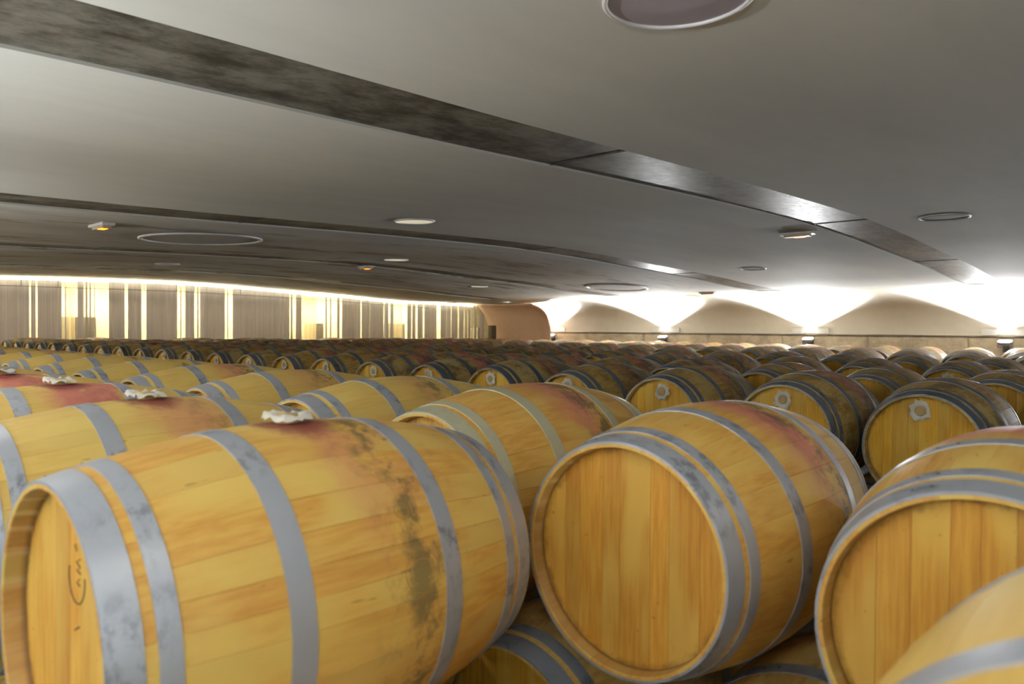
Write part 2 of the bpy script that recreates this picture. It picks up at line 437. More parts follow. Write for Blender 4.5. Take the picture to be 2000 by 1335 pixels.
for k in range(NS+1):
    t = k/NS
    for a, b in zip(near_arc, far_arc):
        v.append((a[0]*(1-t)+b[0]*t, 14.33*(1-t)+18.25*t, EYE+a[1]*(1-t)+b[1]*t))
n = len(near_arc)
for k in range(NS):
    for i in range(n-1): f.append((k*n+i, k*n+i+1, (k+1)*n+i+1, (k+1)*n+i))
o = mesh_obj('wall_salmon', v, f, SALMON, smooth=True); tag(o, kind='structure')
sm = o.modifiers.new('s', 'SOLIDIFY'); sm.thickness = .05; sm.offset = -1
boxobj('ceiling_bay', XB1, 20.2, YS, YE+.05, EYE+.872, EYE+.93, CEIL, ceil)
# outer closure of the recess and of the curtain cavity
o = boxobj('wall_far_side', 20.2, 20.3, YS, YB+.1, 0, EYE+1.4, WALLM); tag(o, kind='structure')
o = boxobj('wall_far', XL, 20.2, YB, YB+.1, 0, EYE+1.4, YELLOW); tag(o, kind='structure')
o = boxobj('wall_back', XL-.1, XW+.1, Y0-.1, Y0, 0, EYE+1.4, WALLM); tag(o, kind='structure')
o = boxobj('floor', XL-.1, 20.3, Y0-.1, YB+.1, -.1, 0, FLOORM); tag(o, kind='structure')

def stone_wall(name, x, side, ya, yb):
    root = empty(name, (x, 0, 0)); tag(root, kind='structure')
    ys = [ya]; 
    while ys[-1] < yb-2.4: ys.append(ys[-1]+2.0)
    ys.append(yb)
    boxobj('backing', .05 if side > 0 else -.15, .15 if side > 0 else -.05, ya, yb, 0, EYE+.1, STONE, root)
    zs = [0, .78, EYE-.085]
    for a, b in zip(ys, ys[1:]):
        for z0, z1 in zip(zs, zs[1:]):
            ny, nz = 24, 10; v, f = [], []
            a2, b2, c2, d2 = a+.003, b-.003, z0+.003, z1-.003
            for j in range(nz+1):
                for i in range(ny+1):
                    yy = a2+(b2-a2)*i/ny; zz = c2+(d2-c2)*j/nz
                    dd = (noise.noise(Vector((yy*4, zz*4, side)))*.014+noise.noise(Vector((yy*11, zz*11, side)))*.008) if 0 < i < ny and 0 < j < nz else -.004
                    v.append((-side*dd, yy, zz))
            for j in range(nz):
                for i in range(ny):
                    q = j*(ny+1)+i; f.append((q, q+1, q+ny+2, q+ny+1) if side < 0 else (q, q+ny+1, q+ny+2, q+1))
            o = mesh_obj('stone_slab', v, f, STONE, root, smooth=True)
            mo = o.modifiers.new('s', 'SOLIDIFY'); mo.thickness = .06; mo.offset = -1 if True else 1
    return root
stone_wall('wall_right', XW, 1, Y0, YS)
stone_wall('wall_left', XL, -1, Y0, YB)
for i, (x, s, yb) in enumerate(((XW, 1, YS), (XL, -1, YE))):
    v, f = [], []
    a, b = sorted((x-s*.03, x+s*.08))
    box(v, f, a, b, Y0, yb, EYE-.085, EYE-.06)
    o = mesh_obj('trim_%d' % (i+1), v, f, LEDGEM); tag(o, kind='structure')

# ------------------------------------------------------------------ wall uplights
lamp_lab = {2: 'bright white floodlight on stone wall, nearest the right edge', 3: 'bright white floodlight, second from right along the stone wall', 4: 'bright white floodlight, third from right along the stone wall', 5: 'small bright floodlight at the far end of stone wall beside the salmon vault'}
def uplight(x, y, s, label):
    r = empty('wall_floodlight', (x, y, EYE-.20)); r.scale = (s, 1, 1)
    tag(r, label, 'lamp', 'floodlights along the stone walls')
    # tilted housing: open-topped tray, lens, yoke and a back plate above the ledge
    v, f = [], []; n = 20
    prof = [(.085, -.055), (.105, -.03), (.115, .02), (.115, .035), (.105, .035), (.103, .022)]
    for k in range(n):
        a = 2*math.pi*k/n
        ca, sa = math.cos(a), math.sin(a); e = .55
        px = math.copysign(abs(ca)**e, ca); py = math.copysign(abs(sa)**e, sa)
        for (rr, zz) in prof: v.append((px*rr*.8-.17, py*rr*1.15, zz-px*.015))
    m_ = len(prof)
    for k in range(n):
        for i in range(m_-1):
            a, b = k*m_+i, ((k+1) % n)*m_+i; f.append((a, b, b+1, a+1))
    f.append([k*m_ for k in range(n)][::-1])
    ct, st_ = math.cos(.5), math.sin(.5)
    tl = lambda p: (-.17+(p[0]+.17)*ct-p[2]*st_, p[1], (p[0]+.17)*st_+p[2]*ct)
    mesh_obj('housing', [tl(p) for p in v], f, LAMPB, r, True)
    v = []; f = []
    for k in range(n):
        a = 2*math.pi*k/n; ca, sa = math.cos(a), math.sin(a); e = .55
        px = math.copysign(abs(ca)**e, ca); py = math.copysign(abs(sa)**e, sa)
        v.append((px*.083-.17, py*.12, .030-px*.015))
    v.append((-.17, 0, .045))
    for k in range(n): f.append((k, (k+1) % n, n))
    mesh_obj('lens', [tl(p) for p in v], f, LENS, r, True)
    v, f = [], []
    for sy in (-.13, .12): box(v, f, -.18, -.155, sy, sy+.01, -.09, .02)
    box(v, f, -.18, -.155, -.13, .13, -.1, -.085); box(v, f, -.17, .0, -.015, .015, -.13, -.09); box(v, f, -.03, -.012, -.06, .06, -.2, -.04)
    mesh_obj('bracket', v, f, DARKM, r)
    for sy in (-1, 1):
        v, f = [], []; box(v, f, -.045, -.035, sy*.3-.14, sy*.3+.14, .142, .27)
        mesh_obj('back_plate', v, f, PLATEM, r)
    return r
for i, y in enumerate(LAMP_Y):
    if i >= 1: uplight(XW, y, 1, lamp_lab.get(i, 'white floodlight on stone wall just outside the view'))

# ------------------------------------------------------------------ ceiling fittings
def ring(name, cx, cy, r0, r1, zb, h, mat, parent, n=48):
    v, f = [], []
    for k in range(n):
        a = 2*math.pi*k/n
        for (rr, zz) in ((r0, .0), (r0, -h*.7), (r0*.7+r1*.3, -h), (r1, -h*.6), (r1, 0)): v.append((rr*math.cos(a), rr*math.sin(a), zz))
    for k in range(n):
        for i in range(4):
            a, b = k*5+i, ((k+1) % n)*5+i; f.append((a, a+1, b+1, b))
    return mesh_obj(name, v, f, mat, parent, True)
def disc(name, r, z, mat, parent, n=48, dome=0.0):
    v = [(0, 0, z-dome)]+[(r*math.cos(2*math.pi*k/n), r*math.sin(2*math.pi*k/n), z) for k in range(n)]
    f = [(0, 1+(k+1) % n, 1+k) for k in range(n)]
    return mesh_obj(name, v, f, mat, parent, True)
def tilt(x):
    s = (H(x+.2)-H(x-.2))/.4; return -math.atan(s)
def round_cover(x, y, label):
    r = empty('round_cover', (x, y, EYE+H(x)-.006)); r.rotation_euler = (0, tilt(x), 0)
    tag(r, label, 'ceiling cover', 'large round covers in the ceiling')
    ring('rim', 0, 0, .63, .67, 0, .02, RINGM, r, 64); disc('panel', .63, -.004, COVERL, r, 64)
def downlight(x, y, label, r0=.20, mat=None):
    r = empty('recessed_downlight', (x, y, EYE+H(x)+.0)); r.rotation_euler = (0, tilt(x), 0)
    tag(r, label, 'ceiling light', 'round downlights recessed in the ceiling')
    ring('rim', 0, 0, r0*.93, r0*1.0, 0, .014, RINGM, r, 40); disc('glass', r0*.93, -.004, mat or GLASSD, r, 40)
round_cover(3.95, 8.5, 'large round grey ceiling cover in a white ring, nearer one of two')
round_cover(13.4, 9.2, 'large round grey ceiling cover close to the floodlit stone wall')
downlight(1.93, 1.12, 'round violet-grey downlight in a white ring, cut by the frame top', .22, COVERM)
downlight(8.1, 1.78, 'thin oval-looking downlight on ceiling right of the widest beam', .22, COVERL)
downlight(4.75, 5.65, 'round downlight just before the second beam, pale glass', .2, DGLOW)  # reflected streak imitated by the glowing glass
downlight(7.6, 9.5, 'bright round downlight between second and third beams', .2, DGLOW)
downlight(12.2, 12.2, 'small bright downlight in the bay before the salmon vault', .2, DGLOW)
downlight(5.4, 12.9, 'faint round downlight above the curtain, in stained bay')
downlight(16.2, 8.9, 'tiny bright downlight next to the floodlit white vault', .2, DGLOW)
downlight(11.5, 5.25, 'flush grey round plate on ceiling, without visible ring', .2, COVERM)
def emergency(x, y, label):
    r = empty('emergency_light', (x, y, EYE+H(x)-.002)); r.rotation_euler = (0, tilt(x), 0)
    tag(r, label, 'emergency light', 'emergency lights with orange glow on the ceiling')
    boxobj('housing', -.06, .06, -.19, .19, -.028, 0, WHITEP, r, .006)
    boxobj('diffuser', -.045, .045, -.15, .15, -.05, -.028, DIFFP, r, .008)
    boxobj('glow', -.03, .03, -.08, .03, -.054, -.049, ORANGE, r)
emergency(2.62, 7.75, 'emergency light with orange glow beside the second beam')
emergency(8.3, 3.28, 'emergency light with orange glow just beside the widest beam')
emergency(8.05, 10.9, 'emergency light with orange glow before the third beam, mid ceiling')
emergency(15.2, 8.0, 'emergency light with orange glow near the white floodlit vault')
emergency(15.7, 16.9, 'tiny emergency light close to the curtain and salmon vault')

# ------------------------------------------------------------------ curtain wall
zt = lambda x: EYE+H(min(x, 16.0))-(0 if x < 16 else 0)
def top_at(x):
    # underside of ceiling at the curtain; follows arc1 near its end
    if x <= 14.9: return EYE+H(x)
    for a, b in zip(arc1, arc1[1:]):
        if a[0] <= x <= b[0]: return EYE+a[1]+(b[1]-a[1])*(x-a[0])/(b[0]-a[0]+1e-9)
    return EYE+.2
def px2x(px, y=18.3):
    # along the curtain line, picture column -> x (the curtain's own measured spacing)
    c = math.cos(-ro); X = (px-1000)/FPX
    d = r_*X+f_
    return d.x/d.y*y
folds = [(-60, -20, 0), (-19, 57, 0), (60.5, 70, 0), (73.5, 120, 0), (127.5, 129.5, 0), (151, 164.5, 0), (167, 171, 0), (175, 178, 0), (184, 186.5, 0), (213, 244, 0), (250, 276, 0), (285.5, 346.5, 0), (352, 354, 0), (362.5, 380, 0), (384.5, 387.5, 0), (391.5, 439.5, 0), (444, 446, 0), (454.5, 565.5, 0), (567.5, 571.5, 0), (577, 589, 0), (634, 639.5, 0), (644, 647, 0), (657.5, 663, 0), (667.5, 703.5, 0), (706.5, 721, 0), (722.5, 749, 0), (751, 757.5, 0), (763, 768, 0), (796, 803, 0), (805, 811.5, 0), (815, 827, 0), (829, 852.5, 0), (860.5, 871.5, 0), (873, 880, 0), (881, 893.5, 0), (896.5, 905, 0), (907.5, 913, 0), (915, 918, 0), (920, 923, 0), (926, 930, 0), (937, 946, 0), (949, 951.5, 0)]
veils = [(131, 150), (592, 622), (770, 790)]
def fold_mesh(xa, xb, mat, name, dy=0.0, amp=.035):
    n = max(3, int((xb-xa)/.055)); v, f = [], []
    rnd = random.Random(int(xa*1000))
    ph = rnd.random()*6
    zs = (0.02, EYE-.2, EYE+.5)
    for i in range(n+1):
        x = min(xa+(xb-xa)*i/n, 18.9)
        yy = YE+dy+amp*math.sin(x*21+ph+1.5*math.sin(x*3.1))*(.6+.4*math.sin(x*7.7+ph))
        top = min(top_at(x)-(.11 if dy else .07), EYE+1.2)
        for z in (0.02, top-.3, top): v.append((x, yy, z))
    for i in range(n):
        for j in range(2):
            a = 3*i+j; f.append((a, a+3, a+4, a+1))
    return mesh_obj(name, v, f, mat, None, True)
xs_prev = None
for i, (a, b, _) in enumerate(folds):
    o = fold_mesh(px2x(a), px2x(b), CURT, 'curtain')
    wpx = b-a
    if wpx > 45: d = 'broad grey curtain panel'
    elif wpx > 12: d = 'medium grey curtain panel'
    else: d = 'narrow grey curtain strip'
    ordn = ord_
    k = i-1
    pos = (ordn[k]+' piece counted from left edge of view') if 0 <= k < 20 else ((ordn[len(folds)-1-i]+' piece counted back from the salmon vault') if k >= 20 else 'beyond the left edge of view')
    tag(o, d+' before the lit wall, '+pos, 'curtain', 'hanging grey curtain panels')
for i, (a, b) in enumerate(veils):
    o = fold_mesh(px2x(a), px2x(b), VEIL, 'sheer_curtain', .12, .02)
    tag(o, ['sheer glowing veil near the left end of curtain wall', 'sheer orange-tinted veil in the middle of curtain wall', 'sheer glowing veil toward the salmon vault end'][i], 'curtain', 'sheer curtain veils')
for i, (a, b, z1) in enumerate(((127, 188, .21), (612, 632, .13), (768, 791, .15), (933, 944, .05))):
    x0, x1 = px2x(a, 18.8), px2x(b, 18.8)
    o = boxobj('low_cabinet', x0, x1, 18.8, 19.3, 0, EYE+z1, CABM, None, .01)
    tag(o, ['wide pale cabinet behind the curtain, nearest left edge', 'narrow pale cabinet behind the orange-lit curtain gap', 'pale cabinet behind curtain gap toward the vault', 'small pale cabinet behind the last curtain strips'][i], 'cabinet', 'cabinets behind the curtain')
o = boxobj('grey_post', px2x(959.5, 17.2), px2x(969.5, 17.2), 17.2, 17.35, 0, EYE-.02+.14, POSTM, None, .01)
tag(o, 'short grey post between curtain end and salmon vault', 'post')
# LED strip over the curtain
v, f = [], []
xx = [XL+.3+(18.1-XL-.3)*i/60 for i in range(61)]
for i, x in enumerate(xx):
    z = top_at(max(x, -2.2))
    for (yy, zz) in ((YE+.10, z-.085), (YE+.10, z-.015), (YE+.14, z-.015), (YE+.14, z-.085)): v.append((x, yy, zz))
for i in range(60):
    a = 4*i
    for j in range(4): f.append((a+j, a+4+j, a+4+(j+1) % 4, a+(j+1) % 4))
o = mesh_obj('light_strip', v, f, LEDM); tag(o, 'long warm white light strip along the top of the curtain', 'light strip')
# wall-washing light from the strip (real lamp behind the curtain head)
for (xa, xb) in ((-2.5, 4.5), (4.5, 11.5), (11.5, 18.5)):
    xm = (xa+xb)/2
    o = light('AREA', 'strip_light', (xm, YE+.45, EYE+.82), 110, (1.0, .90, .66), shape='RECTANGLE', size=xb-xa, size_y=.06)
    aim(o, (0, .42, -1))
# tension wire with droppers
class Tubes:
    def __init__(s, r, n=5): s.v, s.f, s.r, s.n = [], [], r, n
def poly(cu, pts):
    P = [Vector(p) for p in pts]; n = cu.n; base = len(cu.v)
    for i, p in enumerate(P):
        d = (P[min(i+1, len(P)-1)]-P[max(i-1, 0)]).normalized()
        u = d.cross(Vector((.3, .2, .93))).normalized() if abs(d.z) < .9 else d.cross(Vector((1, 0, 0))).normalized(); w_ = d.cross(u)
        for k in range(n): cu.v.append(tuple(p+(u*math.cos(2*math.pi*k/n)+w_*math.sin(2*math.pi*k/n))*cu.r))
    for i in range(len(P)-1):
        for k in range(n): a, b = base+i*n+k, base+i*n+(k+1) % n; cu.f.append((a, b, b+n, a+n))
    cu.f.append([base+k for k in range(n)]); cu.f.append([base+(len(P)-1)*n+k for k in range(n)][::-1])
cu = Tubes(.006)
poly(cu, [(2.0, YE-.1, EYE+.80), (4.23, YE-.1, EYE+.83), (7.94, YE-.1, EYE+.86), (11.5, YE-.1, EYE+.80), (15.9, YE-.1, EYE+.665)])
for px in (39, 111, 278, 341, 376, 466): 
    x = px2x(px); zz = EYE+(.83 if x < 6 else .855)
    poly(cu, [(x, YE-.1, zz), (x, YE-.1, EYE+H(x)-.004)])
o = mesh_obj('tension_wire', cu.v, cu.f, DARKM); tag(o, 'thin dark wire strung in front of the curtain with hangers', 'wire')
# warm lamp low in the recess corner that tints the vault
o = light('POINT', 'recess_glow', (17.6, 15.6, EYE-.75), 1.8, (1.0, .66, .52), shadow_soft_size=.1)

# ------------------------------------------------------------------ barrels
HOOPS = [(0, .0527), (.0713, .1056), (.2761, .323), (L-.323, L-.2761), (L-.1056, L-.0713), (L-.0527, L)]
CH = .040      # depth of the chime
RI = .2715      # inner radius at the chime
def stave_mesh(a0, a1, name, rings=13, sub=2):
    g = .0004; v, f = [], []
    ss = [0, .004]+[L*i/rings for i in range(1, rings)]+[L-.004, L]
    for s in ss:
        R = rad(s)-(.004 if s in (0, L) else 0)
        da = g/R
        for k in range(sub+5):
            if k == 0: a, r = a0, R-.002
            elif k == sub+4: a, r = a1, R-.002
            elif k == 1: a, r = a0+da, R
            elif k == sub+3: a, r = a1-da, R
            else: a = a0+da+(a1-a0-2*da)*(k-2)/sub; r = R
            v.append((s, r*math.sin(a), r*math.cos(a)))
    m_ = sub+5
    for i in range(len(ss)-1):
        for k in (x for x in range(m_-1) if x not in (1, m_-3)):
            q = i*m_+k; f.append((q, q+m_, q+m_+1, q+1))
    # end grain and inside of the chime, both ends
    for s, d, row in ((0, 1, 0), (L, -1, len(ss)-1)):
        b = len(v); base = row*m_
        for k in range(m_):
            a = a0+(a1-a0)*min(max(k-1, 0), sub+2)/(sub+2)
            v.append((s, RI*math.sin(a), RI*math.cos(a))); v.append((s+d*(CH+.006), (RI-.006)*math.sin(a), (RI-.006)*math.cos(a)))
        for k in range(m_-1):
            q = b+2*k
            if d > 0: f += [(base+k, base+k+1, q+2, q), (q, q+2, q+3, q+1)]
            else: f += [(base+k+1, base+k, q, q+2), (q+2, q, q+1, q+3)]
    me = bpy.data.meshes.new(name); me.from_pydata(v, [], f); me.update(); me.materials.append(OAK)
    me.polygons.foreach_set('use_smooth', [abs(p.normal.x) < .6 for p in me.polygons]); return me
def stave_set(seed):
    r = random.Random(seed); ws = [r.uniform(.7, 1.35) for _ in range(29)]; t = sum(ws); a = r.random(); out = []
    for w_ in ws: out.append((a, a+2*math.pi*w_/t)); a += 2*math.pi*w_/t
    return out
def clip_board(y0, y1, R, n=8):
    pts = []
    y0, y1 = max(y0, -R), min(y1, R)
    for i in range(n+1):
        y = y0+(y1-y0)*i/n; pts.append((y, math.sqrt(max(R*R-y*y, 0))))
    return pts
def board_mesh(y0, y1, x, face, name, R=.2695):
    g = .0004; p = clip_board(y0+g, y1-g, R); v = []; n = len(p)
    for dx in (0, .012*(-face)):
        for (y, z) in p: v.append((x+dx, y, z))
        for (y, z) in reversed(p): v.append((x+dx, y, -z))
    N2 = 2*n; f = [tuple(range(N2)) if face > 0 else tuple(range(N2))[::-1]]
    for k in range(N2):
        a, b = k, (k+1) % N2; f.append((a, a+N2, b+N2, b) if face > 0 else (b, b+N2, a+N2, a))
    me = bpy.data.meshes.new(name); me.from_pydata(v, [], f); me.update(); me.materials.append(HEAD); return me
def board_set(seed):
    r = random.Random(seed); ws = [r.uniform(.7, 1.4) for _ in range(8)]; t = sum(ws); y = -.2695; out = []
    for w_ in ws: out.append((y, y+.539*w_/t)); y += .539*w_/t
    return out
def joined(parts, name):
    mat = parts[0].materials[0]
    bm = bmesh.new()
    for me in parts: bm.from_mesh(me)
    me = bpy.data.meshes.new(name); bm.to_mesh(me); bm.free(); me.materials.append(mat); return me
def hoop_mesh(s0, s1, name, seg=72, rivets=True):
    v, f = [], []; e = .0022
    cols = [(s0, -.004), (s0, e), (s0, e), (s0+(s1-s0)*.5, e+.0003), (s1, e), (s1, e), (s1, -.004)]
    for k in range(seg):
        a = 2*math.pi*k/seg
        for (s, d) in cols:
            R = rad(min(max(s, 0), L))+d; v.append((s, R*math.sin(a), R*math.cos(a)))
    nc = len(cols)
    for k in range(seg):
        for i in (0, 2, 3, 5):
            q, w_ = k*nc+i, ((k+1) % seg)*nc+i; f.append((q, q+1, w_+1, w_))
    mi = [0]*len(f)
    if rivets:
        # lapped joint with two rivets
        for a0 in (.35, 1.95):
            for da in (-.05, .07):
                a = a0+da; s = (s0+s1)/2; R = rad(s)+e
                c = Vector((s, R*math.sin(a), R*math.cos(a))); nrm = Vector((0, math.sin(a), math.cos(a))); tx = Vector((1, 0, 0)); ty = nrm.cross(tx)
                b = len(v); rr = .0045
                for k in range(8):
                    q = c+(tx*math.cos(k*math.pi/4)+ty*math.sin(k*math.pi/4))*rr; v.append(tuple(q))
                v.append(tuple(c+nrm*.0025))
                for k in range(8): f.append((b+k, b+(k+1) % 8, b+8)); mi.append(1)
    me = bpy.data.meshes.new(name); me.from_pydata(v, [], f); me.update(); me.materials.append(HOOP); me.materials.append(RIVET)
    me.polygons.foreach_set('material_index', mi); me.polygons.foreach_set('use_smooth', [True]*len(me.polygons)); return me
PROTO = []
for sd in (11, 23, 37):
    st = [stave_mesh(a, b, 'stave') for a, b in stave_set(sd)]
    bf = [board_mesh(a, b, CH, -1, 'head_board') for a, b in board_set(sd+1)]
    bb = [board_mesh(a, b, L-CH, 1, 'head_board') for a, b in board_set(sd+2)]
    lo = [stave_mesh(a, b, 'body', 8, 2) for a, b in stave_set(sd)]
    hp = [hoop_mesh(a, b, 'hoop') for a, b in HOOPS]
    hl = [hoop_mesh(a, b, 'hoop', 40, False) for a, b in HOOPS]
    PROTO.append(dict(staves=st, front=bf, back=joined(bb, 'back_head'), frontj=joined(bf, 'front_head'), body=joined(lo, 'body'), hoops=hp, hoops_lo=hl))
for p in PROTO:
    # whole barrel as one mesh for the farthest ones
    bm = bmesh.new(); mi = []
    for me, k in [(p['body'], 0), (p['frontj'], 1), (p['back'], 1)]+[(h, 2) for h in p['hoops_lo']]:
        n0 = len(bm.faces); bm.from_mesh(me); bm.faces.ensure_lookup_table()
        for fc in bm.faces[n0:]: fc.material_index = k
    me = bpy.data.meshes.new('barrel_whole'); bm.to_mesh(me); bm.free()
    for mm in (OAK, HEAD, HOOP): me.materials.append(mm)
    # shift so that the origin stays on the axis start, same coordinates as the parts
    p['whole'] = me
# crumpled cloth around the bung
def cloth_mesh(r0, seed, name):
    rn = random.Random(seed); v, f = [], []; n, m_ = 30, 5
    for j in range(m_):
        t = j/(m_-1)
        for k in range(n):
            a = 2*math.pi*k/n
            w1 = noise.noise(Vector((math.cos(a)*1.7, math.sin(a)*1.7, seed*3.7+t*.6)))
            w2 = noise.noise(Vector((math.cos(a)*4.2, math.sin(a)*4.2, seed*9.1+t*1.5)))
            R = r0*(.36+.66*t*(1+.40*w1+.30*w2+.10*math.sin(8*a+seed)))
            h = .004+.016*abs(w2)*2*t+.012*math.sin(math.pi*t)+.012*t*max(0, w1)
            v.append((R*math.cos(a), R*math.sin(a), max(h, .001)))
    for j in range(m_-1):
        for k in range(n):
            a, b = j*n+k, j*n+(k+1) % n; f.append((a, b, b+n, a+n))
    me = bpy.data.meshes.new(name); me.from_pydata(v, [], f); me.update(); me.materials.append(CLOTH)
    me.polygons.foreach_set('use_smooth', [True]*len(me.polygons)); return me
CLOTHS = [cloth_mesh(.052, s, 'bung_cloth') for s in (1, 2, 3, 4)]
def bung_mesh():
    v, f = [], []; n = 16; pr = [(.024, 0), (.026, .014), (.022, .02), (.0, .021)]
    for k in range(n):
        a = 2*math.pi*k/n
        for (r, z) in pr: v.append((max(r, .0005)*math.cos(a), max(r, .0005)*math.sin(a), z))
    for k in range(n):
        for i in range(3):
            a, b = k*4+i, ((k+1) % n)*4+i; f.append((a, b, b+1, a+1))
    me = bpy.data.meshes.new('bung'); me.from_pydata(v, [], f); me.update(); me.materials.append(BUNG)
    me.polygons.foreach_set('use_smooth', [True]*len(me.polygons)); return me
BUNGM = bung_mesh()
NB = 0
UPPER = {}
def setp(o, P_, piece=None):
    o['spill'] = P_.get('spill', 0.0); o['pale'] = P_.get('pale', 0.0)
    o['seed'] = P_['seed']; o['age'] = P_['age']; o['wine'] = P_['wine']; o['mould'] = P_['mould']; o['cream'] = P_.get('cream', 0.0)
    o['piece'] = piece if piece is not None else .5
def barrel(x, y, zc, label, group, lod, bung=None, age=0.0, wine=.5, mould=.6, cream=0.0, rot=None, seed=None):
    """x,y: near end of the axis; zc: axis height above the floor. lod 0 staves, 1 parts, 2 one mesh"""
    global NB; NB += 1
    rn = random.Random(NB*7+3)
    P_ = dict(pale=1.0 if ((x < 1 and y > 2) or (1 < x < 2 and y > 2.2) or y < 0) and zc > .8 and x < 2 else 0.0, spill=1.0 if bung == 'top' else 0.0, seed=seed if seed is not None else rn.random(), age=age, wine=wine, mould=mould, cream=cream)
    pr = PROTO[NB % 3]
    if zc > .8: UPPER.setdefault(x, []).append((y, zc))
    spin = rn.uniform(-.06, .06) if rot is None else rot
    if lod == 2:
        o = link('oak_barrel', pr['whole']); o.location = (x, y, zc); o.rotation_euler = (spin, 0, 0)
        setp(o, P_, rn.random()); tag(o, label, 'barrel', group); return o
    r = empty('oak_barrel', (x, y, zc-RB)); tag(r, label, 'barrel', group)
    def part(name, me, piece=None, par=r):
        o = link(name, me, par); o.location = (0, 0, RB); setp(o, P_, piece); return o
    if lod == 0:
        for me in pr['staves']: part('stave', me, rn.random())
        for me in pr['front']: part('head_board', me, rn.random())
        part('back_head', pr['back'])
        for me in pr['hoops']: part('hoop', me)
    else:
        part('body', pr['body'], rn.uniform(.2, .7))
        if lod == 1: 
            for me in pr['front']: part('head_board', me, rn.random())
        else: part('front_head', pr['frontj'], rn.random())
        part('back_head', pr['back'], .5)
        for me in pr['hoops_lo']: part('hoop', me)
    if bung:
        b = link('bung', BUNGM, r); c = link('bung_cloth', random.Random(NB).choice(CLOTHS), b)
        if bung == 'top': b.location = (L*.49, 0, 2*RB-.002); c.location = (0, 0, .0)
        elif bung == 'head':
            b.location = (CH-.001, rn.uniform(-.02, .02), RB+.196); b.rotation_euler = (0, -math.pi/2, rn.uniform(-.3, .3)); b.rotation_euler = (0, -math.pi/2, 0)
            c.rotation_euler = (0, 0, rn.random()*6)
        c.scale = (1, 1, 1)
    return r
PU = .7569; P3 = .764
ZA = EYE-.5549
G1 = 'barrels of the nearest row'; G2 = 'barrels of the second row'
# row 1
row1 = {-2: 'blurred pale barrel filling the bottom right corner of the view', 0: 'largest golden oak barrel in front, crumpled cloth on top, ink scribble on its head',
        1: 'golden oak barrel just behind the largest one, mottled grey hoops', 2: 'third barrel of nearest row, wide wine stain around its top cloth', 3: 'fourth barrel of nearest row, purple stain below its cloth',
        4: 'fifth barrel of nearest row, smooth light oak', 5: 'sixth barrel of nearest row at the left edge', 6: 'seventh barrel of nearest row at the left edge'}
UA = 1.4572
for k, lb in row1.items():
    barrel(.4006, UA+k*PU, ZA, lb, G1, 0 if k < 4 else 1, 'top' if k >= 0 else None, 0.0, {0: .30, 1: .35, 2: 1.0, 3: 1.0, -2: 0.0}.get(k, .5), {0: .95, 1: .3, 2: .4, -2: 0.0}.get(k, .3), seed={-2: .9, 0: .31, 1: .52, 2: .77, 3: .12}.get(k))
# row 2
row2 = {-1: (.2599, -.5615, 'light oak barrel cut by the right edge, pink wine stain across its top', 0, 1.0, .3, 0),
        0: (1.0140, -.5549, 'oak barrel facing the camera with a full round head, pink and black stains on top', 0, .8, 1.1, 0),
        1: (1.7366, -.5400, 'light oak barrel with cream painted hoops and dark red stain', 0, .6, 1.0, 1.0),
        2: (2.4600, -.5500, 'yellow oak barrel left of the one with cream hoops, dark smudge on top', 0, .2, .9, 0),
        3: (3.2700, -.5549, 'pale yellow barrel with grey-black smudge, fifth in the second row', 1, .2, .9, 0)}
for k, (u, z, lb, lod, wi, mo, cr) in row2.items():
    barrel(1.4927, u, EYE+z, lb, G2, lod, None, .0, wi, mo, cr, seed={0: .63, -1: .41, 1: .22}.get(k))
for k in range(4, 14):
    barrel(1.4927, 1.014+k*PU, ZA, 'light oak barrel, %s from the right in the second row' % ord_[k+1], G2, 1, None, .05, .0 if k % 4 else .5, .9)
# blocks further away: (x of near end, axis height, first k, last k, first u, age, bungs, name)
def far_row(xn, z, u0, k0, k1, age, bung, rowname, lodf, spec={}):
    n = 0
    for k in range(k0, k1+1):
        n += 1
        u = u0+k*P3
        rn = random.Random(int(xn*100)+k)
        z_ = z+rn.uniform(-.008, .008); uu = u+rn.uniform(-.012, .012)
        if k in spec: uu, z_ = spec[k][:2]
        bname = 'weathered oak barrel'
        if k in spec and len(spec[k]) > 2: lb = spec[k][2]
        else: lb = '%s, %s from right in %s' % (bname, ord_[n-1], rowname)
        a = min(1, max(0, age+rn.uniform(-.15, .15)))
        barrel(xn, uu, EYE+z_, lb, 'barrels in '+rowname, lodf(k), bung, a, rn.uniform(.3, 1), rn.uniform(.7, 1))
UL = 1.0052
far_row(4.1753, -.5905, UL, -1, 22, .85, 'head', 'first row past the aisle', lambda k: 0 if k in (0, 1) else (1 if k < 14 else 3),
        {-1: (.242, -.5950, 'aged barrel past the aisle cut by the right edge, only its side showing'),
         0: (1.0051, -.5985, 'aged barrel past the aisle with flower-shaped cloth on its round yellow head'), 1: (1.7304, -.5901, 'aged barrel past the aisle with red streaks behind its dark hoops'),
         2: (2.539, -.592, 'aged barrel past the aisle with square cloth, above the pink stained barrel')})
far_row(5.40, -.597, .90, -1, 22, .75, None, 'second row past the aisle', lambda k: 1 if k < 4 else 2)
far_row(7.35, -.603, 1.58, -1, 21, .8, 'head', 'third row past the aisle', lambda k: 1 if k < 4 else 2)
far_row(8.75, -.605, 1.52, 0, 21, .75, None, 'fourth row past the aisle', lambda k: 2)
far_row(11.3, -.606, 1.46, 0, 21, .75, None, 'fifth row past the aisle', lambda k: 2)
far_row(12.5, -.612, 1.75, 0, 20, .7, None, 'sixth row past the aisle', lambda k: 2)
far_row(14.7, -.622, 2.05, 0, 20, .6, None, 'seventh row past the aisle', lambda k: 2)
far_row(15.85, -.626, 2.3, 0, 20, .6, None, 'last row before the stone wall', lambda k: 2)
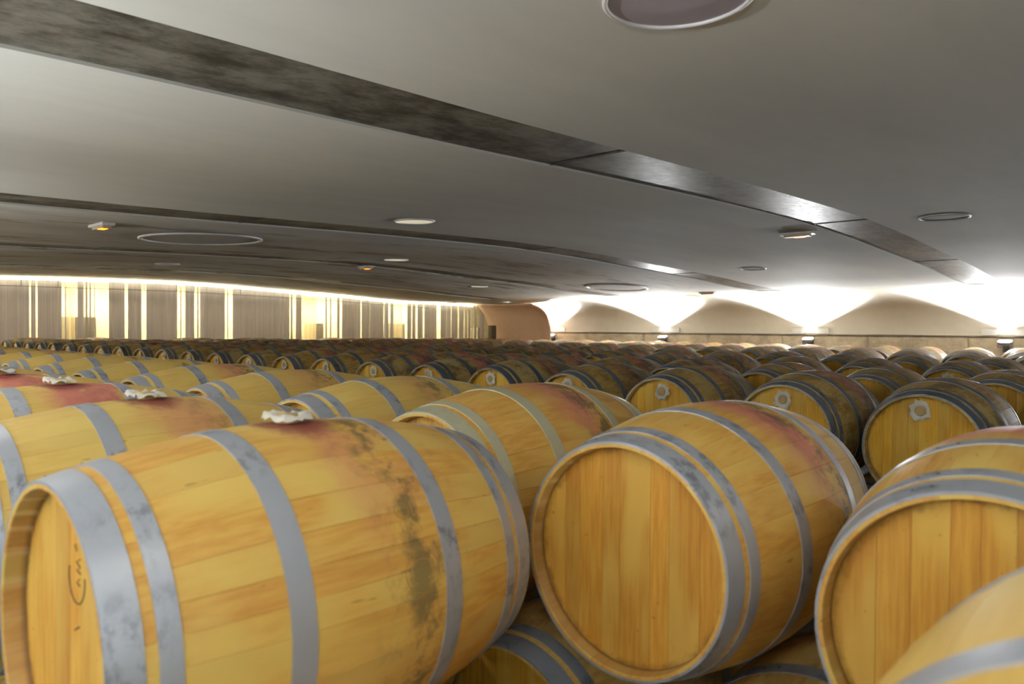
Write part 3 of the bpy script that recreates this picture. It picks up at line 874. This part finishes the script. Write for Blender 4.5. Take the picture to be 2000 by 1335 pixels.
# lower tier: the ones that show between the upper barrels, singly
def lowers(x):
    u = sorted(UPPER[x]); out = []
    dz = lambda h: math.sqrt(max(.7035**2-h*h, .1))
    for (a, za), (b, zb) in zip(u, u[1:]):
        if b-a > 1.2: continue
        m = (a+b)/2; out.append((m, min(za, zb)-dz((b-a)/2)))
    out = [(out[0][0]-.757, out[0][1]-.014)]+out+[(out[-1][0]+.76, out[-1][1]-.014)]
    out = [q for q in out if q[0] < 17.75]
    return out
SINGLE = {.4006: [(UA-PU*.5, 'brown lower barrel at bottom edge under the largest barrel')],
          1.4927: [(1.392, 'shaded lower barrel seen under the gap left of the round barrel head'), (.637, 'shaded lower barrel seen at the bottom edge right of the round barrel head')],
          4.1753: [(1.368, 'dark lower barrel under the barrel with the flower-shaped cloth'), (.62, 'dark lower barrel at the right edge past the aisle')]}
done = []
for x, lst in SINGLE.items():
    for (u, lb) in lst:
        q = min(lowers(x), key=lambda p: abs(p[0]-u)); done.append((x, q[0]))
        barrel(x, q[0], q[1], lb, 'lower tier barrels', 0 if x < 2 else 3, None, .55 if x < 2 else .85, .2, .4)  # raised age puts shadow into the colour of the near lower barrels
# the rest of the lower tier carries the upper barrels and is almost wholly hidden: one mesh
v, f = [], []
LMI = []
def low_barrel(x, y, z, n=20):
    ss = [(.04, -.012), (0, -.012), (0, 0), (.0527, 0), (.0713, 0), (.1056, 0), (.2761, 0), (.323, 0), (.475, 0)]
    ss = ss+[(L-a, d) for a, d in reversed(ss[:-1])]; b = len(v)
    for s, d in ss:
        for k in range(n):
            a = 2*math.pi*k/n; R = rad(s)*.996+d; v.append((x+s, y+R*math.sin(a), z+R*math.cos(a)))
    for i in range(len(ss)-1):
        m = 1 if (ss[i][0], ss[i+1][0]) in HSEG else 0
        for k in range(n): f.append((b+i*n+k, b+(i+1)*n+k, b+(i+1)*n+(k+1) % n, b+i*n+(k+1) % n)); LMI.append(m)
    f.append([b+k for k in range(n)]); LMI.append(2); f.append([b+(len(ss)-1)*n+k for k in range(n)][::-1]); LMI.append(2)
HSEG = {(0, .0527), (.0713, .1056), (.2761, .323), (L-.323, L-.2761), (L-.1056, L-.0713), (L-.0527, L-0)}
LOWZ = {}
for xn in sorted(UPPER):
    lw = lowers(xn)
    if xn == .4006: lw += [(lw[0][0]-.757, lw[0][1]), (lw[0][0]-1.514, lw[0][1])]
    LOWZ[xn] = (min(q[1] for q in lw), min(q[0] for q in lw), max(q[0] for q in lw))
    for (u, z) in lw:
        if not any(abs(x-xn) < .01 and abs(u-uu) < .01 for x, uu in done): low_barrel(xn, u, z)
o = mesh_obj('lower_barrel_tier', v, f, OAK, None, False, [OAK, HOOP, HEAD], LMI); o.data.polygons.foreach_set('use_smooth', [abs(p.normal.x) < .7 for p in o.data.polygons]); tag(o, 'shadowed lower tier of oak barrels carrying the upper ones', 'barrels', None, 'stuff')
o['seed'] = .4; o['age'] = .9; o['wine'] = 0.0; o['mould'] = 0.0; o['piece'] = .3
# timber rails under the stacks
for i, xn in enumerate(sorted(LOWZ)):
    ya, yb = LOWZ[xn][1]-.5, min(LOWZ[xn][2]+.5, 18.1)
    zt_ = LOWZ[xn][0]-rad(.24)-.004
    for s in (.16, .71):
        o = boxobj('barrel_rail', xn+s, xn+s+.08, ya, yb, 0, zt_, RAILM)
        tag(o, 'timber rail on the floor under %s ends of the %s barrel row' % ('near' if s < .5 else 'far', ord_[i]), 'rail', 'rails under barrel row %s' % ord_[i])

# ------------------------------------------------------------------ marks on the largest barrel
big = [o for o in C.objects if o.get('label', '').startswith('largest golden')][0]
def marks(name, strokes, mat, onhead, r=.0016):
    cu = Tubes(r)
    for st in strokes:
        pts = []
        for (a, b) in st:
            if onhead: pts.append((CH-.0004, a, RB+b))
            else:
                R = rad(a)+.0002; pts.append((a, R*math.sin(b), RB+R*math.cos(b)))
        poly(cu, pts)
    return mesh_obj(name, cu.v, cu.f, mat, big)
def loop(cx, cy, rx, ry, a0=0, a1=2*math.pi, n=18): return [(cx+rx*math.cos(a0+(a1-a0)*k/n), cy+ry*math.sin(a0+(a1-a0)*k/n)) for k in range(n+1)]
# handwriting on the head (letters turned on their side) inside an open loop
T = lambda st: [((a+.06)*.72-.035, (b-.085)*.72+.118) for a, b in st]
marks('ink_scribble', [T(q) for q in (loop(-.06, .085, .055, .062, math.pi*.95, math.pi*2.1), [(-.085, .10), (-.06, .105), (-.085, .115), (-.058, .125), (-.085, .135)], [(-.08, .07), (-.06, .075), (-.078, .085)], [(-.06, .15), (-.05, .165)], [(-.085, .165), (-.07, .185)], [(-.075, -.03), (-.045, -.045)])], INK, True, .0016)
A0 = -math.radians(57)
marks('stamped_letters', [loop(.548, A0, .018, .045), loop(.573, A0, .016, .045, -1.4, 1.4), [(.575, A0-.045), (.575, A0+.045)]], INKP, False, .0012)
marks('stamped_ring', [loop(.565, A0-.36, .045, .12), loop(.565, A0-.36, .03, .07, 0, 4.2), [(.55, A0-.22), (.59, A0-.24)], [(.54, A0-.50), (.595, A0-.48)]], INKP, False, .0012)
